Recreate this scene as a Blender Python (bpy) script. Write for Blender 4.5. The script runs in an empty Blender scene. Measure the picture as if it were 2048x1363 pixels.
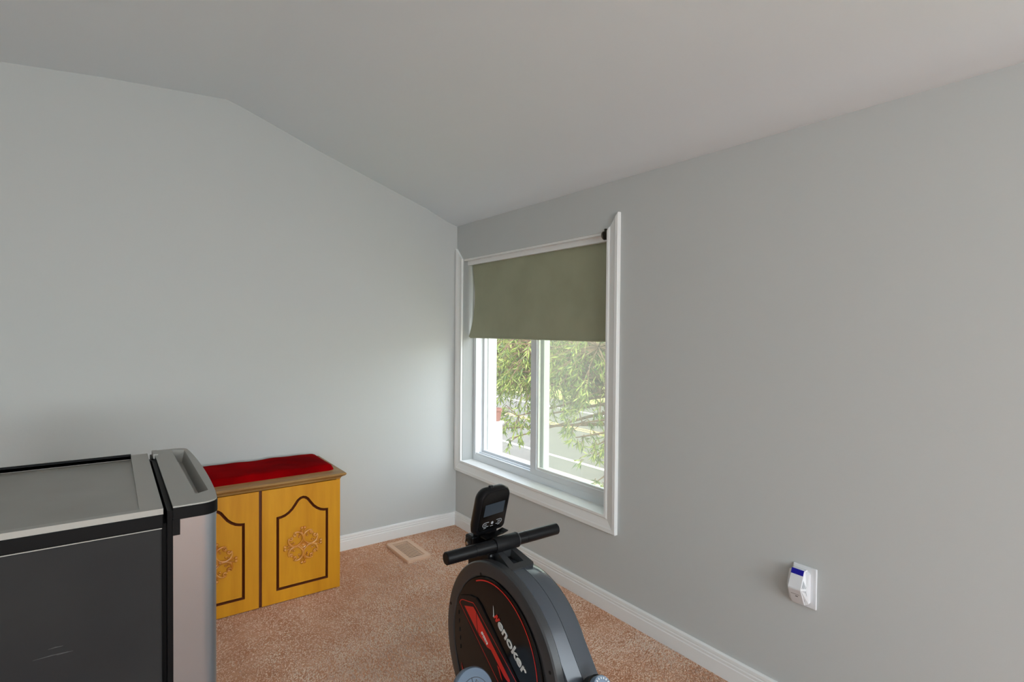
import bpy, bmesh, math, random
import numpy as np
from math import sin, cos, pi, radians, sqrt, atan2
from mathutils import Vector, Matrix, Euler
from mathutils.geometry import tessellate_polygon

# ------------------------------------------------------------------ scene, camera, light
scene = bpy.context.scene
COL = scene.collection
scene.view_settings.view_transform = 'Standard'
scene.view_settings.look = 'None'
scene.view_settings.gamma = 1.0
scene.view_settings.use_curve_mapping = False
scene.view_settings.exposure = -0.04

CAM = Vector((-1.7208, -2.9208, 1.2))          # metres; room corner is the origin
yaw, pitch, roll = radians(36.28), radians(-1.02), radians(0.47)
Fv = Vector((sin(yaw)*cos(pitch), cos(yaw)*cos(pitch), sin(pitch)))
Rv = Vector((cos(yaw), -sin(yaw), 0.0)); Uv = Rv.cross(Fv)
R2 = Rv*cos(roll) + Uv*sin(roll); U2 = -Rv*sin(roll) + Uv*cos(roll)
cam_d = bpy.data.cameras.new('camera'); cam = bpy.data.objects.new('camera', cam_d); COL.objects.link(cam)
cam_d.sensor_width = 36.0; cam_d.sensor_fit = 'HORIZONTAL'
cam_d.lens = 1094.0/2048.0*36.0
cam_d.shift_y = -1.16/2048.0
cam_d.clip_start = 0.02; cam_d.clip_end = 500
M4 = Matrix((R2, U2, -Fv)).transposed().to_4x4(); M4.translation = CAM
cam.matrix_world = M4
scene.camera = cam

world = bpy.data.worlds.new('sky'); scene.world = world; world.use_nodes = True
wn = world.node_tree.nodes; wl = world.node_tree.links
bg = wn['Background']
sky = wn.new('ShaderNodeTexSky'); sky.sky_type = 'NISHITA'; sky.sun_disc = False
sky.sun_elevation = radians(52); sky.sun_rotation = radians(200); sky.air_density = 1.0; sky.dust_density = 2.5
hs_ = wn.new('ShaderNodeHueSaturation'); hs_.inputs['Saturation'].default_value = .38
wl.new(sky.outputs[0], hs_.inputs['Color']); wl.new(hs_.outputs[0], bg.inputs[0]); bg.inputs[1].default_value = 1.12

sun_d = bpy.data.lights.new('sun', 'SUN'); sun_d.energy = 1.7; sun_d.angle = radians(1.0); sun_d.color = (1, .95, .86)
sun = bpy.data.objects.new('sun', sun_d); COL.objects.link(sun)
sun.rotation_euler = Vector((0.30, 0.42, -0.86)).to_track_quat('-Z', 'Y').to_euler()

def area(name, loc, direction, sx, sy, energy, color):
    d = bpy.data.lights.new(name, 'AREA'); d.shape = 'RECTANGLE'; d.size = sx; d.size_y = sy; d.energy = energy; d.color = color
    o = bpy.data.objects.new(name, d); COL.objects.link(o); o.location = loc
    o.rotation_euler = Vector(direction).to_track_quat('-Z', 'Z').to_euler(); return o
# daylight through the wide window in the back wall (behind the camera), plus an added lamp aimed up to brighten the ceiling
area('back_window_daylight', (-1.75, -6.42, 1.36), (0, 1, 0.10), 2.5, 1.4, 12, (0.92, 0.97, 1.0))
area('added_ceiling_fill', (-1.75, -6.40, 1.10), (0, 1, 2.4), 2.5, 1.2, 128, (0.80, 0.94, 1.0))

# ------------------------------------------------------------------ materials
def lin(c):
    return tuple((v/12.92 if v <= .04045 else ((v+.055)/1.055)**2.4) for v in (x/255.0 for x in c)) + (1.0,)
MATS = {}
def mat(name, col, rough=.5, metal=0., spec=.5, col2=None, nscale=10., ndet=4., bump=0., bscale=None, stretch=None,
        emit=None, coat=0., sheen=0., ramp=(.35, .65), aniso=0., sheen_tint=None):
    if name in MATS: return MATS[name]
    m = bpy.data.materials.new(name); m.use_nodes = True; MATS[name] = m
    nt = m.node_tree; b = nt.nodes['Principled BSDF']
    b.inputs['Base Color'].default_value = lin(col); b.inputs['Roughness'].default_value = rough
    b.inputs['Metallic'].default_value = metal; b.inputs['Specular IOR Level'].default_value = spec
    b.inputs['Coat Weight'].default_value = coat; b.inputs['Sheen Weight'].default_value = sheen
    if aniso: b.inputs['Anisotropic'].default_value = aniso
    if emit: b.inputs['Emission Color'].default_value = lin(col); b.inputs['Emission Strength'].default_value = emit
    if col2 or bump:
        tc = nt.nodes.new('ShaderNodeTexCoord'); mp = nt.nodes.new('ShaderNodeMapping')
        if stretch: mp.inputs['Scale'].default_value = stretch
        nt.links.new(tc.outputs['Object'], mp.inputs[0])
    if col2:
        n = nt.nodes.new('ShaderNodeTexNoise'); n.inputs['Scale'].default_value = nscale; n.inputs['Detail'].default_value = ndet
        nt.links.new(mp.outputs[0], n.inputs['Vector'])
        r = nt.nodes.new('ShaderNodeValToRGB'); r.color_ramp.elements[0].position = ramp[0]; r.color_ramp.elements[1].position = ramp[1]
        r.color_ramp.elements[0].color = lin(col); r.color_ramp.elements[1].color = lin(col2)
        nt.links.new(n.outputs['Fac'], r.inputs[0]); nt.links.new(r.outputs[0], b.inputs['Base Color'])
    if bump:
        n2 = nt.nodes.new('ShaderNodeTexNoise'); n2.inputs['Scale'].default_value = bscale or nscale; n2.inputs['Detail'].default_value = 3
        nt.links.new(mp.outputs[0], n2.inputs['Vector'])
        bp = nt.nodes.new('ShaderNodeBump'); bp.inputs['Strength'].default_value = bump; bp.inputs['Distance'].default_value = .004
        nt.links.new(n2.outputs['Fac'], bp.inputs['Height']); nt.links.new(bp.outputs[0], b.inputs['Normal'])
    return m

WALL = mat('painted_wall', (198, 201, 200), .62, spec=.3, bump=.06, bscale=90)
CEIL = mat('painted_ceiling', (228, 237, 243), .75, spec=.2, bump=.05, bscale=70)
TRIM = mat('white_trim', (238, 239, 238), .38, spec=.5)
VINYL = mat('white_vinyl', (222, 226, 230), .3)
CARPET = mat('carpet_backing', (222, 170, 138), .95, spec=.1, col2=(204, 146, 112), nscale=9, ndet=8, bump=.8, bscale=350)
BLIND = mat('olive_blind', (160, 162, 136), .5, col2=(153, 155, 129), nscale=6, spec=.45)
def glass_mat(name, haze, tint):
    m = bpy.data.materials.new(name); m.use_nodes = True; nt = m.node_tree
    for n in list(nt.nodes): nt.nodes.remove(n)
    out = nt.nodes.new('ShaderNodeOutputMaterial'); tr = nt.nodes.new('ShaderNodeBsdfTransparent'); tr.inputs[0].default_value = lin(tint)
    gl = nt.nodes.new('ShaderNodeBsdfGlossy'); gl.inputs['Roughness'].default_value = .02
    df = nt.nodes.new('ShaderNodeBsdfTranslucent'); df.inputs[0].default_value = (.85, .86, .82, 1)
    m1 = nt.nodes.new('ShaderNodeMixShader'); m1.inputs[0].default_value = .05
    m2 = nt.nodes.new('ShaderNodeMixShader'); m2.inputs[0].default_value = haze
    nt.links.new(tr.outputs[0], m1.inputs[1]); nt.links.new(gl.outputs[0], m1.inputs[2])
    nt.links.new(m1.outputs[0], m2.inputs[1]); nt.links.new(df.outputs[0], m2.inputs[2]); nt.links.new(m2.outputs[0], out.inputs[0])
    return m
GLASS = glass_mat('clear_glass', .012, (252, 254, 252)); GLASS_H = glass_mat('hazy_glass', .085, (238, 242, 232))
WOOD = mat('golden_wood', (224, 158, 34), .38, col2=(202, 134, 22), nscale=3.2, ndet=7, stretch=(7, 7, .8), spec=.4, ramp=(.3, .75))
WOOD_T = mat('bench_top_wood', (176, 138, 84), .4, col2=(146, 104, 52), nscale=5, ndet=6, stretch=(.8, 8, 8))
WOOD_D = mat('dark_stain', (92, 42, 14), .4)
WOOD_O = mat('carved_wood', (222, 154, 66), .26, col2=(198, 122, 38), nscale=25, spec=.8)
VELVET = mat('red_velvet', (158, 2, 8), .9, col2=(118, 0, 4), nscale=4.5, ndet=5, spec=.02, bump=.15, bscale=500)
BLACKP = mat('black_plastic', (15, 15, 17), .35, spec=.25)
BLACKF = mat('fridge_black', (13, 13, 14), .5, spec=.10)
BLACKM = mat('black_matte', (18, 18, 20), .55, spec=.2)
BLACKG = mat('black_gloss', (12, 11, 11), .2, spec=.3)
GREYH = mat('graphite_plastic', (54, 55, 57), .3, spec=.5)
GREYH2 = mat('graphite_plastic_shell', (68, 73, 80), .2, spec=.8)
RED = mat('red_decal', (214, 34, 26), .35)
WHITE_D = mat('white_decal', (214, 214, 210), .4)
GREYB = mat('blue_grey_plastic', (108, 124, 142), .45)
GREYL = mat('light_grey_print', (160, 162, 166), .5)
SCREEN = mat('lcd_glass', (52, 60, 68), .18)
FR_TOP = mat('fridge_top_grey', (146, 144, 138), .42, col2=(134, 132, 125), nscale=4, ndet=3)
FR_FRM = mat('fridge_rim_grey', (152, 150, 144), .4)
FR_SIDE = mat('charcoal_steel', (44, 44, 44), .55, spec=.12, col2=(39, 39, 40), nscale=5, bump=.03, bscale=60)
SCUFF = mat('pale_scuff', (70, 70, 70), .7)
STEEL = mat('brushed_steel', (150, 156, 162), .28, metal=.72, aniso=.5, bump=.02, bscale=40, stretch=(1, 1, 30))
WHITEP = mat('white_plastic', (226, 227, 230), .35)
BLUE = mat('blue_lens', (18, 14, 150), .25)
SLOT = mat('slot_shadow_grey', (128, 130, 134), .6)
DARKT = mat('dark_print', (60, 56, 58), .5)
METAL = mat('dark_metal', (70, 66, 58), .35, metal=.8)
CHROME = mat('bolt_metal', (190, 190, 190), .25, metal=1)
VENT = mat('tan_register', (226, 188, 160), .5)
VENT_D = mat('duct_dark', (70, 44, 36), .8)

# ------------------------------------------------------------------ object helpers
ORG = {}
def thing(name, label, cat, loc=(0, 0, 0), group=None, kind=None):
    o = bpy.data.objects.new(name, None); COL.objects.link(o); o.location = loc; o.empty_display_size = .05
    ORG[o.name] = Vector(loc)
    if label: o['label'] = label
    if cat: o['category'] = cat
    if group: o['group'] = group
    if kind: o['kind'] = kind
    return o
def part(name, bm, m, parent=None, smooth=False, label=None, kind=None, origin=None, bevel=0., seg=2):
    """bm is in world coordinates"""
    if bevel:
        bmesh.ops.remove_doubles(bm, verts=bm.verts, dist=1e-6)
        es = [e for e in bm.edges if len(e.link_faces) == 2 and e.calc_face_angle(0) > .5]
        bmesh.ops.bevel(bm, geom=es, offset=bevel, segments=seg, affect='EDGES', profile=.5, clamp_overlap=True)
    bmesh.ops.recalc_face_normals(bm, faces=bm.faces)
    base = ORG[parent.name] if parent else Vector((0, 0, 0))
    org = Vector(origin) if origin is not None else (base if parent else Vector((0, 0, 0)))
    bmesh.ops.translate(bm, verts=bm.verts, vec=-org)
    me = bpy.data.meshes.new(name); bm.to_mesh(me); bm.free()
    if isinstance(m, (list, tuple)):
        for k in m: me.materials.append(k)
    else: me.materials.append(m)
    if smooth:
        me.shade_smooth()
        try: me.set_sharp_from_angle(angle=radians(smooth if smooth > 1 else 40))
        except Exception: pass
    o = bpy.data.objects.new(name, me); COL.objects.link(o); o.location = org - base if parent else org
    ORG[o.name] = org
    if parent: o.parent = parent
    if label: o['label'] = label
    if kind: o['kind'] = kind
    return o
def tag(o, label=None, cat=None, group=None, kind=None):
    for k, v in (('label', label), ('category', cat), ('group', group), ('kind', kind)):
        if v: o[k] = v
    return o
def NB(): return bmesh.new()
def box(bm, lo, hi, M=None):
    vs = [bm.verts.new((x, y, z)) for x in (lo[0], hi[0]) for y in (lo[1], hi[1]) for z in (lo[2], hi[2])]
    for f in ((0, 1, 3, 2), (4, 6, 7, 5), (0, 4, 5, 1), (2, 3, 7, 6), (0, 2, 6, 4), (1, 5, 7, 3)): bm.faces.new([vs[i] for i in f])
    if M is not None: bmesh.ops.transform(bm, matrix=M, verts=vs)
    return vs
def B(lo, hi, M=None):
    bm = NB(); box(bm, lo, hi, M); return bm
def prism(bm, pts, fn0, fn1, cap=True):
    """pts: list of 2-d points; fn0/fn1 map a 2-d point to the two end positions"""
    a = [bm.verts.new(fn0(p)) for p in pts]; b = [bm.verts.new(fn1(p)) for p in pts]; n = len(pts)
    for i in range(n): bm.faces.new((a[i], a[(i+1) % n], b[(i+1) % n], b[i]))
    if cap:
        bm.faces.new(a[::-1]); bm.faces.new(b)
    return a, b
def sweep(bm, pts, frames, closed_prof=True, cap=True):
    rows = [[bm.verts.new(f(p)) for p in pts] for f in frames]; n = len(pts)
    for r0, r1 in zip(rows, rows[1:]):
        for i in range(n if closed_prof else n-1): bm.faces.new((r0[i], r0[(i+1) % n], r1[(i+1) % n], r1[i]))
    if cap and closed_prof:
        bm.faces.new(rows[0][::-1]); bm.faces.new(rows[-1])
    return rows
def tube(bm, path, rad, n=10, cap=True):
    path = [Vector(p) for p in path]; rads = rad if isinstance(rad, (list, tuple)) else [rad]*len(path)
    rows = []; prev = None
    for i, p in enumerate(path):
        t = (path[min(i+1, len(path)-1)] - path[max(i-1, 0)]).normalized()
        if prev is None:
            a = Vector((0, 0, 1)) if abs(t.z) < .9 else Vector((1, 0, 0)); u = t.cross(a).normalized()
        else:
            u = (prev - t*prev.dot(t)).normalized()
        prev = u; v = t.cross(u)
        rows.append([bm.verts.new(p + (u*cos(2*pi*k/n) + v*sin(2*pi*k/n))*rads[i]) for k in range(n)])
    for r0, r1 in zip(rows, rows[1:]):
        for i in range(n): bm.faces.new((r0[i], r0[(i+1) % n], r1[(i+1) % n], r1[i]))
    if cap:
        bm.faces.new(rows[0][::-1]); bm.faces.new(rows[-1])
def lathe(bm, prof, M, n=48):
    """prof: (radius, height) list, axis local z, M to world"""
    rows = [[bm.verts.new(M @ Vector((r*cos(2*pi*k/n), r*sin(2*pi*k/n), h))) for k in range(n)] for r, h in prof]
    for r0, r1 in zip(rows, rows[1:]):
        for i in range(n): bm.faces.new((r0[i], r0[(i+1) % n], r1[(i+1) % n], r1[i]))
    if prof[0][0] > 1e-6: bm.faces.new(rows[0][::-1])
    if prof[-1][0] > 1e-6: bm.faces.new(rows[-1])
def poly(bm, loops, fn):
    """fill a polygon with holes; loops of 2-d points"""
    flat = [p for l in loops for p in l]; vs = [bm.verts.new(fn(p)) for p in flat]
    for t in tessellate_polygon([[Vector((p[0], p[1], 0)) for p in l] for l in loops]):
        try: bm.faces.new([vs[i] for i in t])
        except ValueError: pass
    return vs
def rrect(w, h, r, n=6, rb=None):
    rb = r if rb is None else rb; out = []
    for cx, cy, a0, rr in ((w/2, h/2, 0, r), (-w/2, h/2, 90, r), (-w/2, -h/2, 180, rb), (w/2, -h/2, 270, rb)):
        ox, oy = cx - math.copysign(rr, cx), cy - math.copysign(rr, cy)
        for k in range(n+1):
            a = radians(a0 + 90*k/n); out.append((ox + rr*cos(a), oy + rr*sin(a)))
    return out
def text_bm(body, size, M, extrude=.0006, shear=0., bold=0.):
    cu = bpy.data.curves.new('t', 'FONT'); cu.body = body; cu.size = size; cu.extrude = extrude; cu.shear = shear; cu.offset = bold
    o = bpy.data.objects.new('t', cu); COL.objects.link(o)
    dg = bpy.context.evaluated_depsgraph_get(); me = bpy.data.meshes.new_from_object(o.evaluated_get(dg))
    bm = NB(); bm.from_mesh(me); bpy.data.objects.remove(o); bpy.data.curves.remove(cu); bpy.data.meshes.remove(me)
    xs = [v.co.x for v in bm.verts]; w = max(xs) if xs else 0
    bmesh.ops.transform(bm, matrix=M, verts=bm.verts); return bm, w
def struct(name, bm, m, **k):
    return tag(part(name, bm, m, **k), kind='structure')

# ------------------------------------------------------------------ room shell
X0, Y0 = -3.5, -6.5            # west wall, back wall
HK = 1.836                      # height of the low window wall
RAKE = [(0.0, HK), (-.07, 1.856), (-.205, 1.915), (-.833, 2.128), (-1.19, 2.262), (-1.27, 2.287), (-1.726, 2.262), (-2.06, 2.232), (X0, 2.13)]
T = .16
bm = B((X0-T, Y0-T, -.25), (T+.02, T, 0.0)); floor = struct('floor', bm, CARPET)
# gable wall: one slab that follows the ceiling outline
bm = NB(); prism(bm, [(X0, -.25)] + [(0.0, -.25)] + [(x, z+.1) for x, z in RAKE], lambda p: (p[0], 0, p[1]), lambda p: (p[0], T, p[1]))
struct('wall_left', bm, WALL)
# window wall with its opening
WY0, WY1, WZ0, WZ1 = -1.268, -.076, .395, 1.628
W2A, W2B = -4.05, -2.86          # second window of the same wall, outside the picture
bm = NB(); poly(bm, [[(Y0, -.25), (T, -.25), (T, HK+.12), (Y0, HK+.12)], [(WY0, WZ0), (WY1, WZ0), (WY1, WZ1), (WY0, WZ1)], [(W2A, WZ0), (W2B, WZ0), (W2B, WZ1), (W2A, WZ1)]], lambda p: (0, p[0], p[1]))
ret = bmesh.ops.extrude_face_region(bm, geom=bm.faces[:]); bmesh.ops.translate(bm, verts=[e for e in ret['geom'] if isinstance(e, bmesh.types.BMVert)], vec=(.155, 0, 0))
struct('wall_right', bm, WALL)
# back wall, behind the camera, with a wide window opening
BW = (-2.95, -.55, .66, 2.06)
bm = NB(); poly(bm, [[(X0, -.25), (0, -.25), (0, 2.6), (X0, 2.6)], [(BW[0], BW[2]), (BW[1], BW[2]), (BW[1], BW[3]), (BW[0], BW[3])]], lambda p: (p[0], Y0, p[1]))
ret = bmesh.ops.extrude_face_region(bm, geom=bm.faces[:]); bmesh.ops.translate(bm, verts=[e for e in ret['geom'] if isinstance(e, bmesh.types.BMVert)], vec=(0, -.06, 0))
struct('wall_back', bm, WALL)
struct('wall_far', B((X0-T, Y0-T, -.25), (X0, T, 2.6)), WALL)
# ceiling: the slope and the flat run as one plastered skin with a soft crease
cp = []
for (xa, za), (xb, zb) in zip(RAKE, RAKE[1:]):
    for k in range(4): cp.append((xa+(xb-xa)*k/4, za+(zb-za)*k/4))
cp.append(RAKE[-1])
cp[0] = (cp[0][0]+.0, cp[0][1])
bm = NB(); prism(bm, cp + [(X0, 2.6), (T, 2.6), (T, HK)], lambda p: (p[0], T, p[1]), lambda p: (p[0], Y0-T, p[1]))
struct('ceiling', bm, CEIL, smooth=30)

# baseboards with a stepped, grooved profile
BP = [(0, 0), (.0135, 0), (.0135, .050), (.0105, .0525), (.0105, .0555), (.0125, .0575), (.0125, .0625), (.0095, .0645), (.0095, .0675), (.0115, .0695), (.0105, .0785), (.006, .082), (0, .082)]
bm = NB(); prism(bm, BP, lambda p: (X0, -p[0], p[1]), lambda p: (-p[0], -p[0], p[1])); struct('baseboard_left', bm, TRIM)
bm = NB(); prism(bm, BP, lambda p: (-p[0], -p[0], p[1]), lambda p: (-p[0], Y0, p[1])); struct('baseboard_right', bm, TRIM)
bm = NB(); prism(bm, BP, lambda p: (X0, Y0+p[0], p[1]), lambda p: (0, Y0+p[0], p[1])); struct('baseboard_back', bm, TRIM)

# carpet pile: short tufts over the floor the camera can see
rng = np.random.default_rng(5)
def pile():
    n = 250000
    x = rng.uniform(-2.0, -.014, n); y = rng.uniform(-2.5, -.014, n)
    dens = rng.uniform(0, 1, n) < np.clip(1.25 - (y+2.5)/3.2, .35, 1)
    inside = lambda a, b, c, d: (x > a) & (x < b) & (y > c) & (y < d)
    dens &= ~inside(-.497, -.361, -.365, -.093) & ~inside(-1.545, -.865, -.408, 0)
    x, y = x[dens], y[dens]; n = len(x)
    sw = np.sin(x*5.1+1.7*np.sin(y*4.3)) * np.cos(y*6.3+1.3*np.sin(x*3.7))      # brushed swirls of the pile
    a = rng.uniform(0, 2*pi, n); w = rng.uniform(.0026, .0042, n); h = rng.uniform(.0016, .0044, n)
    lx = .004*sw + rng.normal(0, .0022, n); ly = .004*np.cos(x*4.0-y*3.1) + rng.normal(0, .0022, n)
    V = np.zeros((n, 4, 3), np.float32)
    for k in range(3):
        V[:, k, 0] = x + w*np.cos(a+k*2*pi/3); V[:, k, 1] = y + w*np.sin(a+k*2*pi/3); V[:, k, 2] = -.001
    V[:, 3, 0] = x+lx; V[:, 3, 1] = y+ly; V[:, 3, 2] = h
    base = np.arange(n)[:, None, None]*4
    F = (base + np.array([[0, 1, 3], [1, 2, 3], [2, 0, 3]])[None]).reshape(-1, 3)
    me = bpy.data.meshes.new('carpet_pile'); me.vertices.add(n*4); me.vertices.foreach_set('co', V.reshape(-1))
    me.loops.add(F.size); me.loops.foreach_set('vertex_index', F.reshape(-1).astype(np.int32))
    me.polygons.add(len(F)); me.polygons.foreach_set('loop_start', np.arange(0, F.size, 3, dtype=np.int32)); me.polygons.foreach_set('loop_total', np.full(len(F), 3, np.int32))
    me.update(); me.validate(); me.shade_smooth()
    at = me.attributes.new('tuft', 'FLOAT', 'POINT'); at.data.foreach_set('value', np.repeat(rng.uniform(0, 1, n), 4).astype(np.float32))
    m = bpy.data.materials.new('carpet_tufts'); m.use_nodes = True; nt = m.node_tree; b = nt.nodes['Principled BSDF']
    b.inputs['Roughness'].default_value = .9; b.inputs['Specular IOR Level'].default_value = .1; b.inputs['Sheen Weight'].default_value = .5
    an = nt.nodes.new('ShaderNodeAttribute'); an.attribute_name = 'tuft'
    r = nt.nodes.new('ShaderNodeValToRGB'); e = r.color_ramp.elements
    e[0].position = 0; e[0].color = lin((216, 160, 126)); e[1].position = 1; e[1].color = lin((255, 230, 206))
    mid = e.new(.45); mid.color = lin((244, 200, 170))
    tc = nt.nodes.new('ShaderNodeTexCoord'); nz = nt.nodes.new('ShaderNodeTexNoise'); nz.inputs['Scale'].default_value = 7; nz.inputs['Detail'].default_value = 5
    nt.links.new(tc.outputs['Object'], nz.inputs['Vector'])
    ad = nt.nodes.new('ShaderNodeMath'); ad.operation = 'MULTIPLY_ADD'; ad.inputs[1].default_value = 1.5; ad.inputs[2].default_value = -.75
    sm = nt.nodes.new('ShaderNodeMath'); sm.operation = 'ADD'; sm.use_clamp = True
    nt.links.new(nz.outputs['Fac'], ad.inputs[0]); nt.links.new(ad.outputs[0], sm.inputs[0]); nt.links.new(an.outputs['Fac'], sm.inputs[1])
    nt.links.new(sm.outputs[0], r.inputs[0]); nt.links.new(r.outputs[0], b.inputs['Base Color'])
    me.materials.append(m)
    o = bpy.data.objects.new('carpet_pile', me); COL.objects.link(o); o.parent = floor; o['kind'] = 'stuff'
pile()

# ------------------------------------------------------------------ window in the right wall
win = thing('window_1', 'white sliding window with moulded casing, top casing missing', None, (0, -.672, .4), kind='structure')
CP = [(0, 0), (0, .0125), (.010, .0125), (.016, .009), (.022, .0095), (.046, .015), (.052, .0175), (.0665, .0175), (.0685, .015), (.0685, 0)]   # (distance out from the opening, projection)
oy0, oy1, oz0, oz1 = -1.270, -.072, .410, 1.63
CWL = .066
def casing(name, fa, fb, parent=win):
    bm = NB(); prism(bm, CP, fa, fb); return part(name, bm, TRIM, parent)
# right side board: mitred at both ends, as if a head board had been taken away
casing('side_casing', lambda p: (-p[1], oy0-p[0], oz0-p[0]), lambda p: (-p[1], oy0-p[0], oz1+p[0]))
casing('side_casing', lambda p: (-p[1], oy1+min(p[0], CWL), oz0-p[0]), lambda p: (-p[1], oy1+min(p[0], CWL), oz1+p[0]))
casing('bottom_casing', lambda p: (-p[1], oy0-p[0], oz0-p[0]), lambda p: (-p[1], oy1+min(p[0], CWL), oz0-p[0]))
# jambs, head and sill board lining the opening
XF = .077
jl = B((.001, oy1-.004, oz0), (XF+.09, oy1+.012, oz1-.006)); part('jamb', jl, TRIM, win)
jr = B((.001, oy0-.012, oz0), (XF+.09, oy0+.004, oz1-.006)); part('jamb', jr, TRIM, win)
part('head_jamb', B((.004, oy0+.004, oz1-.012), (XF+.09, oy1-.004, oz1+.0)), TRIM, win)
part('sill_board', B((-.010, oy0, oz0-.014), (XF+.09, oy1, oz0-.001)), TRIM, win, bevel=.002)
# vinyl frame
def ring(bm, y0, y1, z0, z1, w, xa, xb, wb=None):
    wb = w if wb is None else wb
    box(bm, (xa, y0, z0), (xb, y0+w, z1)); box(bm, (xa, y1-w, z0), (xb, y1, z1))
    box(bm, (xa, y0+w, z0), (xb, y1-w, z0+wb)); box(bm, (xa, y0+w, z1-w), (xb, y1-w, z1))
fy0, fy1, fz0, fz1 = oy0+.004, oy1-.004, oz0-.001, oz1-.012
bm = NB(); ring(bm, fy0, fy1, fz0, fz1, .026, XF, XF+.050, .034); part('frame', bm, VINYL, win)
bm = NB(); ring(bm, fy0+.002, fy1-.002, fz0, fz1, .050, XF+.074, XF+.135, .026); part('outer_jamb', bm, VINYL, win)
bm = NB(); box(bm, (XF+.075, fy0-.03, fz0-.02), (XF+.165, fy1+.03, fz0+.016)); part('outer_sill', bm, VINYL, win)
# track ribs along the bottom
part('track_rib', B((XF+.004, fy0+.026, fz0+.034), (XF+.010, fy1-.026, fz0+.044)), VINYL, win)
part('track_rib', B((XF+.030, fy0+.026, fz0+.034), (XF+.036, fy1-.026, fz0+.046)), VINYL, win)
# right-hand sash (inner track)
sash = part('sash', (lambda b: (ring(b, fy0+.02, -.640, fz0+.034, fz1-.026, .046, XF+.002, XF+.028, .030), b)[1])(NB()), VINYL, win, bevel=.002)
bm = NB(); ring(bm, fy0+.066, -.686, fz0+.064, fz1-.07, .010, XF+.010, XF+.024); part('glazing_bead', bm, TRIM, sash)
part('pane', B((XF+.014, fy0+.07, fz0+.068), (XF+.018, -.690, fz1-.075)), GLASS_H, sash)
# meeting stile of the outer track and the left pane
st = part('meeting_stile', B((XF+.034, -.712, fz0+.034), (XF+.062, -.668, fz1-.026)), VINYL, win)
sash2 = part('sash', (lambda b: (ring(b, -.71, fy1-.001, fz0+.0, fz1, .044, XF+.050, XF+.074, .056), b)[1])(NB()), VINYL, win)
part('pane', B((XF+.064, -.69, fz0+.05), (XF+.068, fy1-.040, fz1-.040)), GLASS, sash2)
# latch on the meeting stile stays hidden by the blind

# second window further along the wall, beyond the picture's edge
win2 = thing('window_2', 'white sliding window further along the window wall', None, (0, (W2A+W2B)/2, .4), kind='structure')
for fa, fb, nm in ((lambda p: (-p[1], W2A-p[0], oz0-p[0]), lambda p: (-p[1], W2A-p[0], oz1+p[0]), 'side_casing'), (lambda p: (-p[1], W2B+p[0], oz0-p[0]), lambda p: (-p[1], W2B+p[0], oz1+p[0]), 'side_casing'),
                   (lambda p: (-p[1], W2A-p[0], oz0-p[0]), lambda p: (-p[1], W2B+p[0], oz0-p[0]), 'bottom_casing'), (lambda p: (-p[1], W2A-p[0], oz1+p[0]), lambda p: (-p[1], W2B+p[0], oz1+p[0]), 'head_casing')):
    casing(nm, fa, fb, win2)
bm = NB(); ring(bm, W2A-.01, W2B+.01, oz0-.02, oz1+.005, .05, XF, XF+.06); part('frame', bm, VINYL, win2)
part('meeting_stile', B((XF+.01, (W2A+W2B)/2-.03, oz0+.03), (XF+.05, (W2A+W2B)/2+.03, oz1-.045)), VINYL, win2)
part('pane', B((XF+.02, W2A+.04, oz0+.03), (XF+.024, W2B-.04, oz1-.045)), GLASS, win2)

# ------------------------------------------------------------------ roller blind
bl = thing('roller_blind', 'olive green roller blind pulled halfway down the window', 'blind', (.05, -.66, 1.62))
def fab():
    bm = NB(); rows = []
    NYb, NZb = 40, 24; y0, y1, zt, zb = -1.251, -.094, 1.612, 1.160
    for j in range(NZb+1):
        t = j/NZb; z = zt + (zb-zt)*t; row = []
        for i in range(NYb+1):
            s = i/NYb; ya = y1 + .018*max(0, (t-.78)/.22)**1.5 - .009*sin(pi*min(1, t*1.05))**2   # slightly curled free edge
            y = y0 + (ya-y0)*s
            x = .052 + .010*(s**6)*sin(pi*t)*1.2 - .012*(s**10)*t**4 + .0015*sin(7*s+3*t)
            row.append(bm.verts.new((x, y, z - .004*s*t*0)))
        rows.append(row)
    for a, b in zip(rows, rows[1:]):
        for i in range(NYb): bm.faces.new((a[i], a[i+1], b[i+1], b[i]))
    ret = bmesh.ops.extrude_face_region(bm, geom=bm.faces[:]); bmesh.ops.translate(bm, verts=[e for e in ret['geom'] if isinstance(e, bmesh.types.BMVert)], vec=(.0012, 0, 0))
    return bm
part('fabric', fab(), BLIND, bl, smooth=50)
bm = NB(); tube(bm, [(.053, -1.262, 1.158), (.053, -.074, 1.158)], .005, 10); part('hem_bar', bm, BLIND, bl, smooth=True)
bm = NB(); tube(bm, [(.066, -1.262, 1.604), (.066, -.090, 1.604)], .010, 20); part('roller', bm, BLIND, bl, smooth=True)
part('headrail', B((.030, -1.251, 1.594), (.050, -.078, 1.6185)), TRIM, bl, label='white headrail')
bm = NB(); lathe(bm, [(.0, 0), (.017, 0), (.019, .002), (.019, .006), (.012, .007), (.010, .010), (0, .010)], Matrix.Translation((-.004, -1.254, 1.612)) @ Matrix.Rotation(radians(-90), 4, 'X'), 28)
part('clutch_disc', bm, METAL, bl, smooth=True, label='dark metal clutch disc')
bm = NB(); box(bm, (-.010, -1.2600, 1.594), (.040, -1.2530, 1.640)); part('bracket', bm, METAL, bl, label='dark metal end bracket')

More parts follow.
